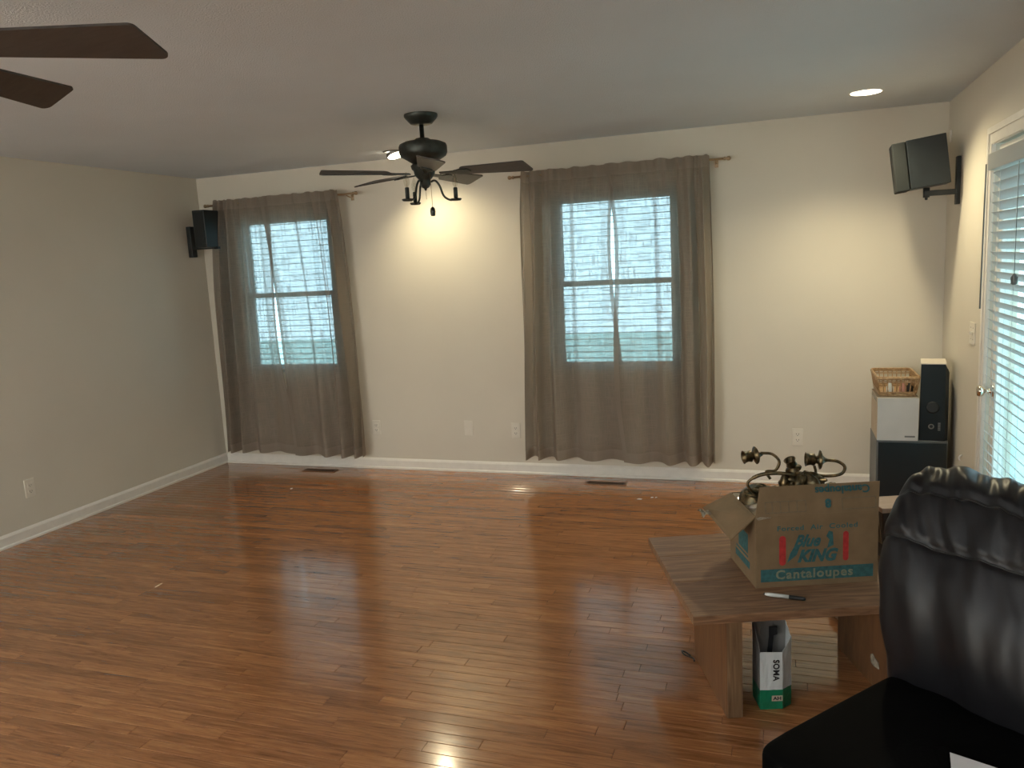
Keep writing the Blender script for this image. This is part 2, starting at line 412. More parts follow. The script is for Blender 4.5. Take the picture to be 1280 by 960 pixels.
# baseboards
BP = [(0, 0), (.022, 0), (.022, .012), (.014, .018), (.014, .068), (.009, .078), (.004, .085), (0, .085)]
def base_run(name, p0, p1, nrm, label):
    p0, p1, nrm = Vector(p0), Vector(p1), Vector(nrm); n = len(BP); mb = MB()
    vs = [q + nrm * a + Vector((0, 0, z)) for q in (p0, p1) for a, z in BP]
    fs = [(i, (i + 1) % n, n + (i + 1) % n, n + i) for i in range(n)] + [tuple(reversed(range(n))), tuple(range(n, 2 * n))]
    mb.add(vs, fs); struct(name, mb, M['trim'], label)
base_run('baseboard_back', (.022, 0, 0), (W - .022, 0, 0), (0, -1, 0), 'white painted baseboard along the back wall')
base_run('baseboard_left', (0, YR, 0), (0, 0, 0), (1, 0, 0), 'white painted baseboard along the left wall')
base_run('baseboard_right', (W, DY0 + .085, 0), (W, 0, 0), (-1, 0, 0), 'white painted baseboard between corner and door')

# windows
def window(name, x0, x1, z0, z1, label):
    root = struct(name, MB().box((x0, .04, z0), (x1, .10, z0 + .035)).box((x0, .04, z1 - .035), (x1, .10, z1)).box((x0, .04, z0 + .035), (x0 + .035, .10, z1 - .035)).box((x1 - .035, .04, z0 + .035), (x1, .10, z1 - .035)), M['vinyl'], label)
    zm = (z0 + z1) / 2
    for (a, b, y) in ((z0 + .035, zm + .02, .05), (zm - .02, z1 - .035, .075)):
        s = .035; xa, xb = x0 + .035, x1 - .035
        sa = obj('sash', MB().box((xa, y, a), (xb, y + .022, a + s)).box((xa, y, b - s), (xb, y + .022, b)).box((xa, y, a + s), (xa + s, y + .022, b - s)).box((xb - s, y, a + s), (xb, y + .022, b - s)), M['vinyl'], root)
        obj('pane', B((xa + s, y + .009, a + s), (xb - s, y + .013, b - s)), M['glass'], sa)
    obj('window_sill', B((x0, .0, z0 - .001), (x1, .04, z0 + .015), .003), M['trim'], root)
    return root
window('window_1', *WIN[0], 'white double hung window behind the left curtains')
window('window_2', *WIN[1], 'white double hung window behind the middle curtains')

# blinds: a headrail, slats, cords, bottom rail.  local x along the width, y into the window, z up
def blind(label, loc, rotz, width, height, pitch, depth, tilt, wand, group=None, head=.055, rail_d=.055):
    t = thing('window_blind', label, 'blind', loc, rotz)
    obj('headrail', B((0, -rail_d, -head), (width, rail_d * .1, 0), .003), M['slat'], t)
    n = int((height - head - .02) / pitch)
    c, s_ = math.cos(tilt), math.sin(tilt); mb = MB(); prof = []
    for k in range(5):
        q = (k / 4 - .5) * depth; prof.append((q, .0025 * (1 - (2 * k / 4 - 1) ** 2)))
    vs = []; 
    for x in (0.006, width - .006):
        for th in (0, -.0016):
            for (q, h) in prof: vs.append((x, q * c + (h + th) * s_, -q * s_ + (h + th) * c))
    fs = []
    for k in range(4): fs += [(k, k + 1, 11 + k, 10 + k), (5 + k, 15 + k, 16 + k, 6 + k)]
    fs += [(0, 10, 15, 5), (4, 9, 19, 14), (0, 5, 6, 1), (1, 6, 7, 2), (2, 7, 8, 3), (3, 8, 9, 4), (10, 11, 16, 15), (11, 12, 17, 16), (12, 13, 18, 17), (13, 14, 19, 18)]
    mb.add(vs, fs); me = mb.mesh('slat', M['slat'])
    yc = -rail_d * .45
    for k in range(n):
        o = bpy.data.objects.new('slat', me); COL.objects.link(o); o.parent = t; o.location = (0, yc, -head - pitch * (k + .6))
        o.rotation_euler = (random.uniform(-.012, .012), random.uniform(-.0015, .0015), 0)
    zb = -head - pitch * (n + .35)
    obj('bottom_rail', B((.004, yc - depth / 2, zb - .012), (width - .004, yc + depth / 2, zb + .006), .003), M['slat'], t)
    for q in (.12, .5, .88) if width < .84 else (.05, .17, .5, .83):
        obj('ladder_cord', MB().tube([(width * q, yc - depth * .52 * c, -head), (width * q, yc - depth * .52 * c, zb)], .0011, 5).tube([(width * q, yc + depth * .52 * c, -head), (width * q, yc + depth * .52 * c, zb)], .0011, 5), M['vinyl'], t)
    if wand:
        obj('tilt_wand', MB().tube([(wand[0], -rail_d - .008, -.045), (wand[0], -rail_d - .012, -.045 - wand[1])], .0035, 6), M['grey_edge'], t)
    return t
blind('white slatted blind inside the window behind the left curtains', (WIN[0][0] + .012, .035, WIN[0][3] - .003), 0, WIN[0][1] - WIN[0][0] - .024, 1.28, .046, .048, .0, None, rail_d=.045)
blind('white slatted blind inside the window behind the middle curtains', (WIN[1][0] + .012, .035, WIN[1][3] - .003), 0, WIN[1][1] - WIN[1][0] - .024, 1.26, .046, .048, .0, (.09, .55), rail_d=.045)

# door on the right wall
DX = W + .012
door = struct('door_1', MB().box((DX, DY1 + .02, .01), (DX + .044, DY0 - .02, .24)).box((DX, DY1 + .02, 1.94), (DX + .044, DY0 - .02, DZ - .012)).box((DX, DY0 - .14, .24), (DX + .044, DY0 - .02, 1.94)).box((DX, DY1 + .02, .24), (DX + .044, DY1 + .15, 1.94)), M['trim'], 'white full glass door with slatted blind on the right wall')
obj('pane', B((DX + .018, DY1 + .15, .24), (DX + .026, DY0 - .14, 1.94)), M['glass'], door)
kn = obj('door_knob', MB().lathe([(.0, 0), (.030, 0), (.030, .006), (.011, .012), (.010, .035), (.022, .042), (.028, .055), (.024, .068), (.0, .072)], 20, frame((DX, DY0 - .085, .868), (0, 1, 0), (0, 0, 1)) @ Matrix.Rotation(PI, 4, 'X'), caps=False), M['chrome'], door)
# casing around the door
mb = MB()
def cas(a, b):
    mb.box(a, b, .004)
mb.box((W - .014, DY0 - .004, 0), (W, DY0 + .085, DZ + .08)); mb.box((W - .020, DY0 + .055, 0), (W - .012, DY0 + .085, DZ + .08)); mb.box((W - .018, DY0 + .0, 0), (W - .012, DY0 + .02, DZ + .01))
mb.box((W - .014, DY1, DZ - .004), (W, DY0 - .004, DZ + .08)); mb.box((W - .020, DY1, DZ + .05), (W - .012, DY0 + .055, DZ + .08)); mb.box((W - .018, DY1, DZ - .0), (W - .012, DY0, DZ + .02))
mb.box((W - .014, DY1 - .085, 0), (W, DY1, DZ + .08)); mb.box((W - .020, DY1 - .085, 0), (W - .012, DY1 - .055, DZ + .08))
struct('trim_1', mb, M['trim'], 'white moulded casing around the glass door')
blind('white slatted blind hanging over the glass door', (W - .004, -1.375, 1.99), -PI / 2, .86, 1.78, .0445, .05, .78, (.012, .66), rail_d=.072, head=.075)
o = obj('cord_tassel', MB().tube([(W - .105, -2.02, 1.90), (W - .105, -2.02, 1.46)], .0012, 5).lathe([(.004, 0), (.011, .004), (.013, .03), (.006, .04), (.002, .045)], 10, Matrix.Translation((W - .105, -2.02, 1.425))), M['grey_edge'])
tag(o, 'small cord pull hanging in front of the door blind', 'cord pull')

# ---------------------------------------------------------------- wall plates
def plate(label, loc, nrm, kind, group=None, w=.072, h=.118):
    a = {'-y': 0, '+x': PI / 2, '-x': -PI / 2}[nrm]
    t = thing('light_switch' if kind == 'switch' else ('cover_plate' if kind == 'blank' else 'wall_outlet'), label, 'light switch' if kind == 'switch' else ('wall plate' if kind == 'blank' else 'outlet'), loc, a)
    obj('plate', B((-w / 2, -.006, -h / 2), (w / 2, 0, h / 2), .002), M['plate'], t)
    if kind == 'outlet':
        for z in (-.020, .020):
            rc = obj('receptacle', MB().box((-.017, -.009, z - .014), (.017, -.005, z + .014), .0015), M['plate'], t)
            obj('slot', MB().box((-.009, -.0094, z - .003), (-.006, -.0086, z + .006)).box((.006, -.0094, z - .003), (.009, -.0094 + .0008, z + .006)).box((-.003, -.0094, z - .010), (.003, -.0086, z - .006)), M['slot'], rc)
    elif kind == 'switch':
        for x in (-.024, .024):
            obj('toggle', MB().box((x - .005, -.014, -.008), (x + .005, -.005, .010), .001), M['plate'], t)
            [obj('screw', MB().box((x - .003, -.0068, q), (x + .003, -.0058, q + .005)), M['slot'], t) for q in (-.033, .028)]
    return t
plate('ivory duplex outlet just right of the left curtains', (1.513, 0, .341), '-y', 'outlet')
plate('blank ivory cover plate low on the wall between the windows', (2.322, 0, .349), '-y', 'blank')
plate('ivory duplex outlet just left of the middle curtains', (2.712, 0, .337), '-y', 'outlet')
plate('ivory duplex outlet on the back wall above the brass sconces', (4.745, 0, .331), '-y', 'outlet')
plate('faint ivory duplex outlet on the left wall', (0, -1.917, .327), '+x', 'outlet')
plate('ivory double switch plate beside the glass door', (W, -.838, 1.11), '-x', 'switch', w=.116)

# ---------------------------------------------------------------- floor vents
def vent(label, cx, cy):
    t = thing('floor_vent', label, 'vent', (cx, cy, 0))
    a, b = .15, .040
    obj('frame', MB().box((-a, -b, 0), (a, -b + .014, .005)).box((-a, b - .014, 0), (a, b, .005)).box((-a, -b + .014, 0), (-a + .014, b - .014, .005)).box((a - .014, -b + .014, 0), (a, b - .014, .005)), M['vent'], t)
    obj('duct_shade', B((-a + .014, -b + .014, .0003), (a - .014, b - .014, .0012)), M['vent_dark'], t)  # thin near-black sheet, paints the shade below the louvres
    sl = B((-.0012, -b + .014, .0012), (.0012, b - .014, .004)).mesh('louvre', M['vent'])
    for k in range(18):
        o = bpy.data.objects.new('louvre', sl); COL.objects.link(o); o.parent = t; o.location = (-a + .022 + k * .0151, 0, 0)
vent('brown metal floor vent below the left curtains', 1.04, -.147)
vent('brown metal floor vent below the middle curtains', 3.44, -.187)

# ---------------------------------------------------------------- curtains
def rod(label, x0, x1, z):
    t = thing('curtain_rod', label, 'curtain rod', ((x0 + x1) / 2, -.095, z)); h = (x1 - x0) / 2
    obj('pole', MB().tube([(-h, 0, 0), (h, 0, 0)], .008, 10), M['brass'], t)
    for s in (-1, 1):
        obj('finial', MB().lathe([(.008, 0), (.012, .004), (.012, .012), (.007, .018), (.014, .028), (.015, .038), (.008, .046), (0, .048)], 14, frame((s * h, 0, 0), (0, 1, 0), (0, 0, s)), caps=False), M['brass'], t)
        obj('bracket', MB().tube([(s * (h - .05), .086, -.02), (s * (h - .05), .05, -.022), (s * (h - .05), .0, -.012)], .005, 8).box((s * (h - .05) - .012, .086, -.045), (s * (h - .05) + .012, .0945, .015), .002), M['brass'], t)
rod('slim brass curtain rod over the left window', .175, 1.515, 2.20)
rod('slim brass curtain rod over the middle window', 2.83, 4.28, 2.212)

def curtain(label, top, bot, zt, zb, outer, seed, yb=-.118, flip=0, bow=0):
    # top/bot: x of left and right edges; outer: -1 when the bunched side is on the left, +1 on the right
    rn = random.Random(seed); NU, NV = 260, 56
    ph = [rn.uniform(0, 6.28) for _ in range(8)]
    def dens(s):   # s = 0 at outer edge .. 1 at inner edge: cloth position -> width position
        return s * .45 + .55 * s ** 2.0
    def fn(uu, vv):
        s = uu if outer < 0 else 1 - uu
        w = dens(s); w = w + .006 * math.sin(s * 31 + ph[0]) * (1 - vv * .5)
        if outer > 0: w = 1 - w
        k = vv ** .8
        x0 = top[0] * (1 - k) + bot[0] * k; x1 = top[1] * (1 - k) + bot[1] * k
        x = x0 + (x1 - x0) * w
        fr = 2 * PI * (5.2 * s - 1.2 * s * s)
        amp = (.052 * (1 - s) ** 1.0 + .016) * (.55 + .45 * min(1, vv * 3))
        y = amp * (math.sin(fr + ph[1] + .5 * math.sin(vv * 3 + ph[2])) + .35 * math.sin(2.3 * fr + ph[3] + vv * 2) * (1 - .6 * vv))
        y += .006 * math.sin(19 * s + 5 * vv + ph[4])
        if vv < .12: # rod pocket gathers
            q = 1 - vv / .12; y = y * (1 - .55 * q) + q * .004 * math.sin(95 * s + ph[5])
        x += bow * s ** 3 * math.sin(PI * max(0, min(1, (vv - .04) / .75))) ** .8
        x += .010 * math.sin(vv * 5 + ph[6] + s * 3) * vv
        if flip and s > .9:
            e = (s - .9) / .1; y -= .03 * e * math.sin(max(0, vv - .15) * 3.2); x += flip * .02 * e * math.sin(vv * 7)
        z = zt + (zb - zt) * vv + (  .003 * math.sin(48 * s + ph[7]) + .008 * noise.noise(Vector((s * 9, seed, 0)))) * max(0, 1 - vv * 12) + .008 * math.sin(fr + ph[1]) * max(0, vv - .8) * 3
        return (x, y + yb, z)
    mb = MB(); mb.grid(fn, NU, NV); me = mb.mesh('curtain', M['curtain'])
    uv = me.uv_layers.new(name='UVMap')
    for lp in me.loops:
        vi = lp.vertex_index; uv.data[lp.index].uv = ((vi % (NU + 1)) / NU, (vi // (NU + 1)) / NV * 2)
    o = bpy.data.objects.new('curtain', me); COL.objects.link(o)
    return tag(o, label, 'curtain')
curtain('left hand taupe sheer panel over the left window, beside the corner speaker', (.245, .76), (.135, .86), 2.235, .135, -1, 1, flip=1, bow=-.05)
curtain('right hand taupe sheer panel over the left window, nearer the bare wall', (.70, 1.41), (.82, 1.455), 2.235, .125, 1, 2, yb=-.138, bow=.0)
curtain('left hand taupe sheer panel over the middle window, beside an outlet', (2.89, 3.56), (2.83, 3.58), 2.243, .155, -1, 3, flip=-1, bow=-.03)
curtain('right hand taupe sheer panel over the middle window, above the floor vent side', (3.50, 4.195), (3.55, 4.215), 2.243, .150, 1, 4, yb=-.138, flip=1, bow=.02)

# ---------------------------------------------------------------- ceiling fans
def fan(label, hx, hy, ang, zb, R, tilt=(0, 0), drop=0):
    t = thing('ceiling_fan', label, 'ceiling fan', (hx, hy, H), 0)
    # local z = world z - H
    obj('canopy', MB().lathe([(.092, 0), (.092, -.012), (.086, -.022), (.060, -.050), (.040, -.056), (0, -.056)], 28, caps=False), M['bronze'], t)
    obj('downrod', MB().lathe([(.0125, -.05), (.0125, -.125), (.020, -.128), (.020, -.14)], 14), M['bronze'], t)
    obj('motor_housing', MB().lathe([(0, -.125), (.035, -.127), (.055, -.140), (.10, -.146), (.128, -.158), (.133, -.172), (.133, -.205), (.125, -.222), (.095, -.240), (.060, -.262), (0, -.262)], 36, caps=False), M['bronze'], t)
    z = zb - H
    obj('switch_housing', MB().lathe([(0, -.262), (.062, -.262), (.074, -.272), (.070, -.290), (.060, -.300), (.055, -.325), (.036, -.345), (.030, -.352), (.030, -.375), (.020, -.390), (.008, -.396), (.006, -.405), (0, -.408)], 28, caps=False), M['bronze'], t)
    pitch = -.28
    for k in range(5):
        a = ang + k * 2 * PI / 5
        Mt = Matrix.Translation((0, 0, z)) @ Matrix.Rotation(a, 4, 'Z') @ Matrix.Rotation(drop, 4, 'Y') @ Matrix.Rotation(pitch, 4, 'X')
        w0, w1 = .050, .070; r0 = .20; poly = []
        def arc(cx, cy, rr, a0, a1, n=5): return [(cx + rr * math.cos(a0 + (a1 - a0) * i / n), cy + rr * math.sin(a0 + (a1 - a0) * i / n)) for i in range(n + 1)]
        poly += arc(r0 + .03, -w0 + .03, .03, -PI, -PI / 2); poly += arc(R - .030, -w1 + .018, .018, -PI / 2, -.25)
        poly += arc(R + .005, w1 - .018, .018, -.25, PI / 2); poly += arc(r0 + .03, w0 - .03, .03, PI / 2, PI)
        bl = obj('blade', MB().prism(poly, -.003, .003, Mt), M['blade'], t)
        iron = MB().prism([(.085, -.012), (.16, -.014), (.20, -.034), (.245, -.030), (.262, 0), (.245, .030), (.20, .034), (.16, .014), (.085, .012)], -.009, -.003, Mt)
        obj('blade_iron', iron, M['bronze'], bl)
    for k, a in enumerate((.30, .30 + 2.094, .30 + 4.189)):
        c, s = math.cos(a), math.sin(a)
        P = [(.028, -.362), (.055, -.356), (.078, -.385), (.098, -.440), (.130, -.464), (.160, -.463)]
        la = obj('light_arm', MB().tube(bez([(c * q, s * q, zz) for q, zz in P], 6), .0058, 8), M['bronze'], t)
        o0 = Matrix.Translation((c * .165, s * .165, -.466))
        obj('drip_cup', MB().lathe([(0, -.006), (.026, -.004), (.032, .004), (.030, .008), (0, .008)], 18, o0, caps=False), M['bronze'], la)
        obj('candle_sleeve', MB().lathe([(.0115, .006), (.0115, .065), (.009, .068)], 14, o0), M['bronze'], la)
        obj('bulb', MB().lathe([(.006, .068), (.012, .078), (.0165, .095), (.015, .112), (.008, .134), (.002, .148), (0, .149)], 14, o0, caps=False), M['bulb'], la)
        obj('filament', MB().tube([o0 @ Vector((0, 0, .07)), o0 @ Vector((.003, 0, .095)), o0 @ Vector((-.003, 0, .105)), o0 @ Vector((0, 0, .118))], .0012, 5), M['brass'], la)
    ch = obj('pull_chain', MB().tube([(.045, -.03, -.30), (.050, -.035, -.50)], .0013, 5), M['brass'], t)
    obj('fob', MB().lathe([(.003, -.500), (.012, -.508), (.015, -.525), (.013, -.545), (.010, -.550), (0, -.551)], 12, Matrix.Translation((.050, -.035, 0)), caps=False), M['bronze'], ch)
    obj('short_pull_chain', MB().tube([(0, 0, -.405), (.002, 0, -.455)], .0012, 5), M['brass'], t)
    return t
fan('dark ceiling fan with five blades and candle lights between the windows', 2.772, -1.50, .173, 2.128, .575, drop=.0)
fan('ceiling fan at upper left with two brown blades reaching into view', 2.744, -4.347, .475, 2.160, .60)

# ---------------------------------------------------------------- recessed lights
t = thing('recessed_light', 'round lit recessed ceiling light near the right corner', 'ceiling light', (5.083, -.66, H))
obj('trim_ring', MB().lathe([(.080, -.001), (.090, -.001), (.089, -.003), (.081, -.0035), (.080, -.001)], 32, caps=False), M['trim'], t)
obj('lens', MB().lathe([(0, -.0045), (.078, -.004), (.079, -.0015), (0, -.0015)], 32, caps=False), M['lamp'], t)
t = thing('recessed_light', 'tilted lit ceiling spotlight partly behind the fan motor', 'ceiling light', (2.03, -.335, H))
obj('trim_ring', MB().lathe([(.072, -.001), (.092, -.001), (.090, -.006), (.074, -.007), (.072, -.001)], 32, caps=False), M['fixture'], t)
Mt = Matrix.Translation((0, 0, -.012)) @ Matrix.Rotation(-.32, 4, 'Y') @ Matrix.Rotation(-.12, 4, 'X')
obj('shade', MB().lathe([(.071, .0), (.071, -.020), (.066, -.022), (.064, -.008), (.066, .0), (.071, .0)], 32, Mt, caps=False), M['fixture'], t)
obj('lens', MB().lathe([(0, -.016), (.0655, -.016), (.0655, -.012), (0, -.012)], 32, Mt, caps=False), M['lamp'], t)

# ---------------------------------------------------------------- corner speakers
t = thing('wall_speaker', 'black loudspeaker tilted on a wall bracket above the right corner', 'speaker', (5.43, -.37, 1.88), 0)
Ms = Matrix.Translation((-.015, 0, .035)) @ Matrix.Rotation(math.radians(-7), 4, 'Y') @ Matrix.Rotation(math.radians(-3), 4, 'Z')
# local: front faces -x / -y
obj('cabinet', B((-.065, -.11, 0), (.140, .10, .275), .004, Ms), M['black_plastic'], t)
obj('grille', B((-.140, -.108, -.004), (-.069, .098, .272), .006, Ms), M['grille'], t)
obj('mount_arm', MB().box((.0, -.02, -.012), (.165, .02, .018), .003).lathe([(.018, -.02), (.018, .035)], 16, Matrix.Translation((.01, 0, 0))).lathe([(.007, -.034), (.009, -.02)], 10, Matrix.Translation((.01, 0, 0))), M['black_plastic'], t)
obj('wall_bracket', B((.160, -.022, -.07), (.182, .022, .20), .003), M['black_plastic'], t)
t = thing('wall_speaker', 'black loudspeaker in the left corner beside the curtain', 'speaker', (.14, -.16, 1.95), 0)
Ms = Matrix.Rotation(math.radians(0), 4, 'Y') @ Matrix.Rotation(math.radians(0), 4, 'Z')
obj('cabinet', B((.03, -.14, -.09), (.145, .09, .205), .004, Ms), M['black_plastic'], t)
obj('grille', B((.040, -.146, -.075), (.135, -.139, .19), .003, Ms), M['grille'], t)
obj('mount_arm', MB().box((-.12, -.015, -.10), (.10, .015, -.075), .003).box((.12, -.03, -.105), (.16, .0, -.085), .003), M['black_plastic'], t)
obj('wall_bracket', B((-.139, -.03, -.16), (-.10, .03, .09), .003), M['black_plastic'], t)
o = obj('cable_cover', B((W - .008, -.10, 2.19), (W, -.075, 2.26), .002), M['trim']); tag(o, 'tiny white cable cover high on the wall above right speaker', 'cable cover')
o = obj('wall_hook', MB().tube(bez([(W, -.68, .40), (W - .012, -.685, .395), (W - .018, -.69, .385), (W - .014, -.695, .372)], 4), .005, 6), M['paper']); tag(o, 'tiny white hook low on the wall beside the door', 'hook')

# ---------------------------------------------------------------- corner stack
t = thing('subwoofer', 'black floor cabinet in the corner beneath the white carton', 'speaker', (5.183, -.53, 0))
obj('body', B((0, .018, .012), (.385, .36, .440), .004), M['grey_edge'], t)
obj('front_panel', B((.008, .0, .02), (.377, .018, .428), .003), M['gloss_black'], t)
obj('foot', MB().box((.02, .04, 0), (.06, .08, .013)), M['black'], t); obj('foot', MB().box((.32, .04, 0), (.36, .08, .013)), M['black'], t)
obj('foot', MB().box((.02, .28, 0), (.06, .32, .013)), M['black'], t); obj('foot', MB().box((.32, .28, 0), (.36, .32, .013)), M['black'], t)
t = thing('carton', 'small white carton on the black cabinet under the wicker basket', 'box', (5.185, -.525, .441))
mb = MB(); mb.box((0, 0, 0), (.222, .33, .257)); 
bx = obj('box_body', mb, [M['white_card'], M['cream_card']], t)
bx.data.polygons[4].material_index = 1
obj('taped_flap', MB().box((-.002, .02, .2575), (.224, .328, .2600)), M['cream_card'], t)
obj('printed_strip', B((.150, -.0012, .020), (.206, 0, .030)), M['grey_edge'], t, 'small dark printed strip')
obj('edge_tape', B((-.0012, .05, .225), (0, .30, .259)), M['tape'], t, 'wrinkled tape')
# wicker basket
t = thing('wicker_basket', 'open wicker basket on top of the white carton', 'basket', (5.298, -.325, .7015))
def rrect(hx, hy, z, rr=.03, n=5):
    out = []
    for cx, cy, a in ((hx - rr, hy - rr, 0), (-hx + rr, hy - rr, PI / 2), (-hx + rr, -hy + rr, PI), (hx - rr, -hy + rr, 1.5 * PI)):
        for i in range(n + 1):
            q = a + PI / 2 * i / n; out.append(Vector((cx + rr * math.cos(q), cy + rr * math.sin(q), z)))
    return out
def along(hx, hy, k, n, z):
    L = [(-hx, -hy), (hx, -hy), (hx, hy), (-hx, hy), (-hx, -hy)]; per = 4 * (hx + hy); d = per * k / n
    for i in range(4):
        a, b = Vector(L[i]), Vector(L[i + 1]); l = (b - a).length
        if d <= l: q = a + (b - a) * d / l; return Vector((q.x, q.y, z))
        d -= l
    return Vector((-hx, -hy, z))
bx_, by_, tx_, ty_ = .098, .165, .114, .185
obj('rim', MB().tube(rrect(tx_, ty_, .118), .0065, 8, True).tube(rrect(tx_ - .002, ty_ - .002, .107), .005, 6, True).tube(rrect(tx_ + .004, ty_ + .004, .112), .004, 6, True), M['wicker'], t)
obj('base', MB().tube(rrect(bx_, by_, .006), .0055, 6, True).tube(rrect(bx_ + .002, by_ + .002, .016), .0055, 6, True).tube(rrect(bx_ + .004, by_ + .004, .026), .005, 6, True).box((-bx_, -by_, .001), (bx_, by_, .006)), M['wicker'], t)
st = MB(); n = 46
for k in range(n):
    a = along(bx_ + .002, by_ + .002, k, n, .02); b = along(tx_, ty_, k, n, .110)
    st.tube([a, (a + b) / 2 + Vector((.001, .001, 0)), b], .0035, 6)
for zz in (.088, .096):
    q = (zz - .02) / .09; st.tube(rrect(bx_ + (tx_ - bx_) * q, by_ + (ty_ - by_) * q, zz), .003, 6, True)
obj('stakes', st, M['wicker'], t)
for i, (nm, mt, x, y, lab) in enumerate((('bottle', 'bag_white', -.04, -.12, 'small pale bottle lying in the basket, left'), ('bottle', 'red_ink', .03, -.12, 'small reddish bottle in the basket, middle'), ('bottle', 'black', .068, -.11, 'small dark bottle in the basket, right'))):
    mm = M[mt] if mt != 'red_ink' else plain('dusty_pink', (.45, .22, .18), .4)
    o = obj(nm, MB().lathe([(.020, 0), (.021, .004), (.021, .045), (.009, .055), (.009, .068), (0, .069)], 14), mm)
    o.location = (5.300 + x, -.325 + y, .7075 + .002); tag(o, lab, 'bottle')
# black angled speaker behind
t = thing('desktop_speaker', 'black tower speaker with white top beside the wicker basket', 'speaker', (5.497, -.41, .4415), math.radians(-8))
poly = [(-.070, -.10), (.066, -.10), (.082, -.075), (.082, .11), (-.045, .11), (-.070, .07)]
mb = MB(); n = len(poly)
zt = [.455, .455, .405, .40, .455, .455]
vs = [(x, y, 0) for x, y in poly] + [(x * (.92 if i not in (2, 3) else 1), y, z) for i, ((x, y), z) in enumerate(zip(poly, zt))]
fs = [tuple(reversed(range(n)))] + [(i, (i + 1) % n, n + (i + 1) % n, n + i) for i in range(n)] + [(6, 7, 8), (6, 8, 9), (6, 9, 10), (6, 10, 11)]
mb.add(vs, fs); obj('cabinet', mb, M['gloss_black'], t)
obj('top_panel', B((-.068, -.102, .455), (.066, .112, .462), .002), plain('white_top', (.72, .66, .58), .5), t)
obj('woofer', MB().lathe([(0, -.0), (.030, -.0), (.036, .003), (.030, .005), (.016, .002), (0, .004)], 24, frame((-.0, -.1005, .20), (1, 0, 0), (0, 0, 1)), caps=False), M['black_plastic'], t)
obj('bass_port', MB().lathe([(.012, 0), (.016, .003), (.012, .004), (.009, 0)], 18, frame((-.005, -.1005, .085), (1, 0, 0), (0, 0, 1)), caps=False), M['grey_edge'], t)
mbk = MB()
for k in range(5): mbk.box((.030, -.1025, .062 + k * .010), (.043, -.1005, .069 + k * .010))
obj('control_strip', mbk, M['grey_edge'], t)

# ---------------------------------------------------------------- coffee table (20 degrees)
A20 = math.radians(20)
t = thing('coffee_table', 'worn brown wooden coffee table with panel legs under the cardboard carton', 'table', (4.355, -3.033, 0), A20)
# local x to the right along the front edge, y to the back
TW, TD, TH, TT = .93, .79, .39, .032
ys = [0, .30, .56, TD]
for i in range(3):
    g2 = .0012
    obj('board', B((0, ys[i] + g2, TH - TT), (TW, ys[i + 1] - g2, TH), .003), M['table_wood'], t)
leg1 = obj('leg', B((.115, .012, 0), (.172, .46, TH - TT), .003), M['table_leg'], t)
obj('ply_edge', B((.117, .0095, .002), (.170, .012, TH - TT - .002)), M['ply_edge'], leg1)
leg2 = obj('leg', B((.700, .012, 0), (.757, .46, TH - TT), .003), M['table_leg'], t)
obj('ply_edge', B((.702, .0095, .002), (.755, .012, TH - TT - .002)), M['ply_edge'], leg2)
mb = MB(); mb.prism([(-.030, -.016), (-.010, -.022), (.012, -.018), (.036, -.012), (.030, .012), (.006, .016), (-.012, .024), (-.034, .010)], 0, .0008, frame((.6994, .145, .105), (0, -1, 0), (0, 0, 1)))
obj('sticker', mb, M['tape'], leg2, 'torn pale sticker')
o = obj('pale_board', B((0, 0, 0), (.035, .22, .07), .002), M['pale_wood']); o.location = (4.915, -2.228, .0); o.rotation_euler = (0, 0, A20)
tag(o, 'short pale wooden block on the floor behind the right table leg', 'wood block')
o = obj('wire_loop', MB().tube(bez([(0, 0, .004), (-.02, .02, .006), (-.035, .015, .012), (-.02, -.01, .01), (.012, -.02, .005), (.02, -.04, .004)], 6), .0035, 6), M['wire']); o.location = (4.290, -2.575, .001)
tag(o, 'small dark wire loop on the floor by the left table leg', 'wire')

# dark box with pale top, between carton and sofa
t = thing('wooden_box', 'dark wooden box with pale lid between the carton and the sofa', 'box', (5.015, -2.36, TH), A20)
obj('body', B((0, 0, 0), (.14, .14, .185), .003), M['box_wood'], t)
obj('lid', B((-.006, -.006, .185), (.146, .146, .205), .003), M['pale_wood'], t)

# ---------------------------------------------------------------- cardboard carton
CX, CY, CW, CD, CH = 4.5515, -2.7527, .449, .312, .272
t = thing('cardboard_carton', 'open printed cardboard produce carton on the coffee table', 'box', (CX, CY, TH + .001), A20)
th = .004
obj('carton_base', B((0, 0, 0), (CW, CD, th)), M['card'], t)
pf = obj('front_panel', B((0, 0, th), (CW, th, CH)), M['card'], t)
pl = obj('side_panel', B((0, th, th), (th, CD - th, CH)), M['card'], t)
obj('side_panel', B((CW - th, th, th), (CW, CD - th, CH)), M['card'], t)
obj('back_panel', B((0, CD - th, th), (CW, CD, CH)), M['card'], t)
def flap(pts, thick, mat=M['card'], name='flap'):
    P = [Vector(p) for p in pts]; nn = (P[1] - P[0]).cross(P[2] - P[0]).normalized() * thick; n = len(P)
    mb = MB(); mb.add(P + [p + nn for p in P], [tuple(reversed(range(n))), tuple(range(n, 2 * n))] + [(i, (i + 1) % n, n + (i + 1) % n, n + i) for i in range(n)])
    return obj(name, mb, mat, t)
ff = flap([(.0, .001, CH), (CW, .001, CH), (CW + .012, .020, CH + .102), (.022, .020, CH + .104)], -.004)
flap([(.001, .006, CH), (.001, CD - .004, CH), (-.118, CD - .03, CH - .045), (-.092, .000, CH - .080)], -.004)
flap([(CW, .006, CH), (CW, CD - .006, CH), (CW + .03, CD - .03, CH - .14), (CW + .03, .03, CH - .14)], .004)
flap([(.0, CD, CH), (CW, CD, CH), (CW - .01, CD + .06, CH - .13), (.01, CD + .06, CH - .13)], -.004)
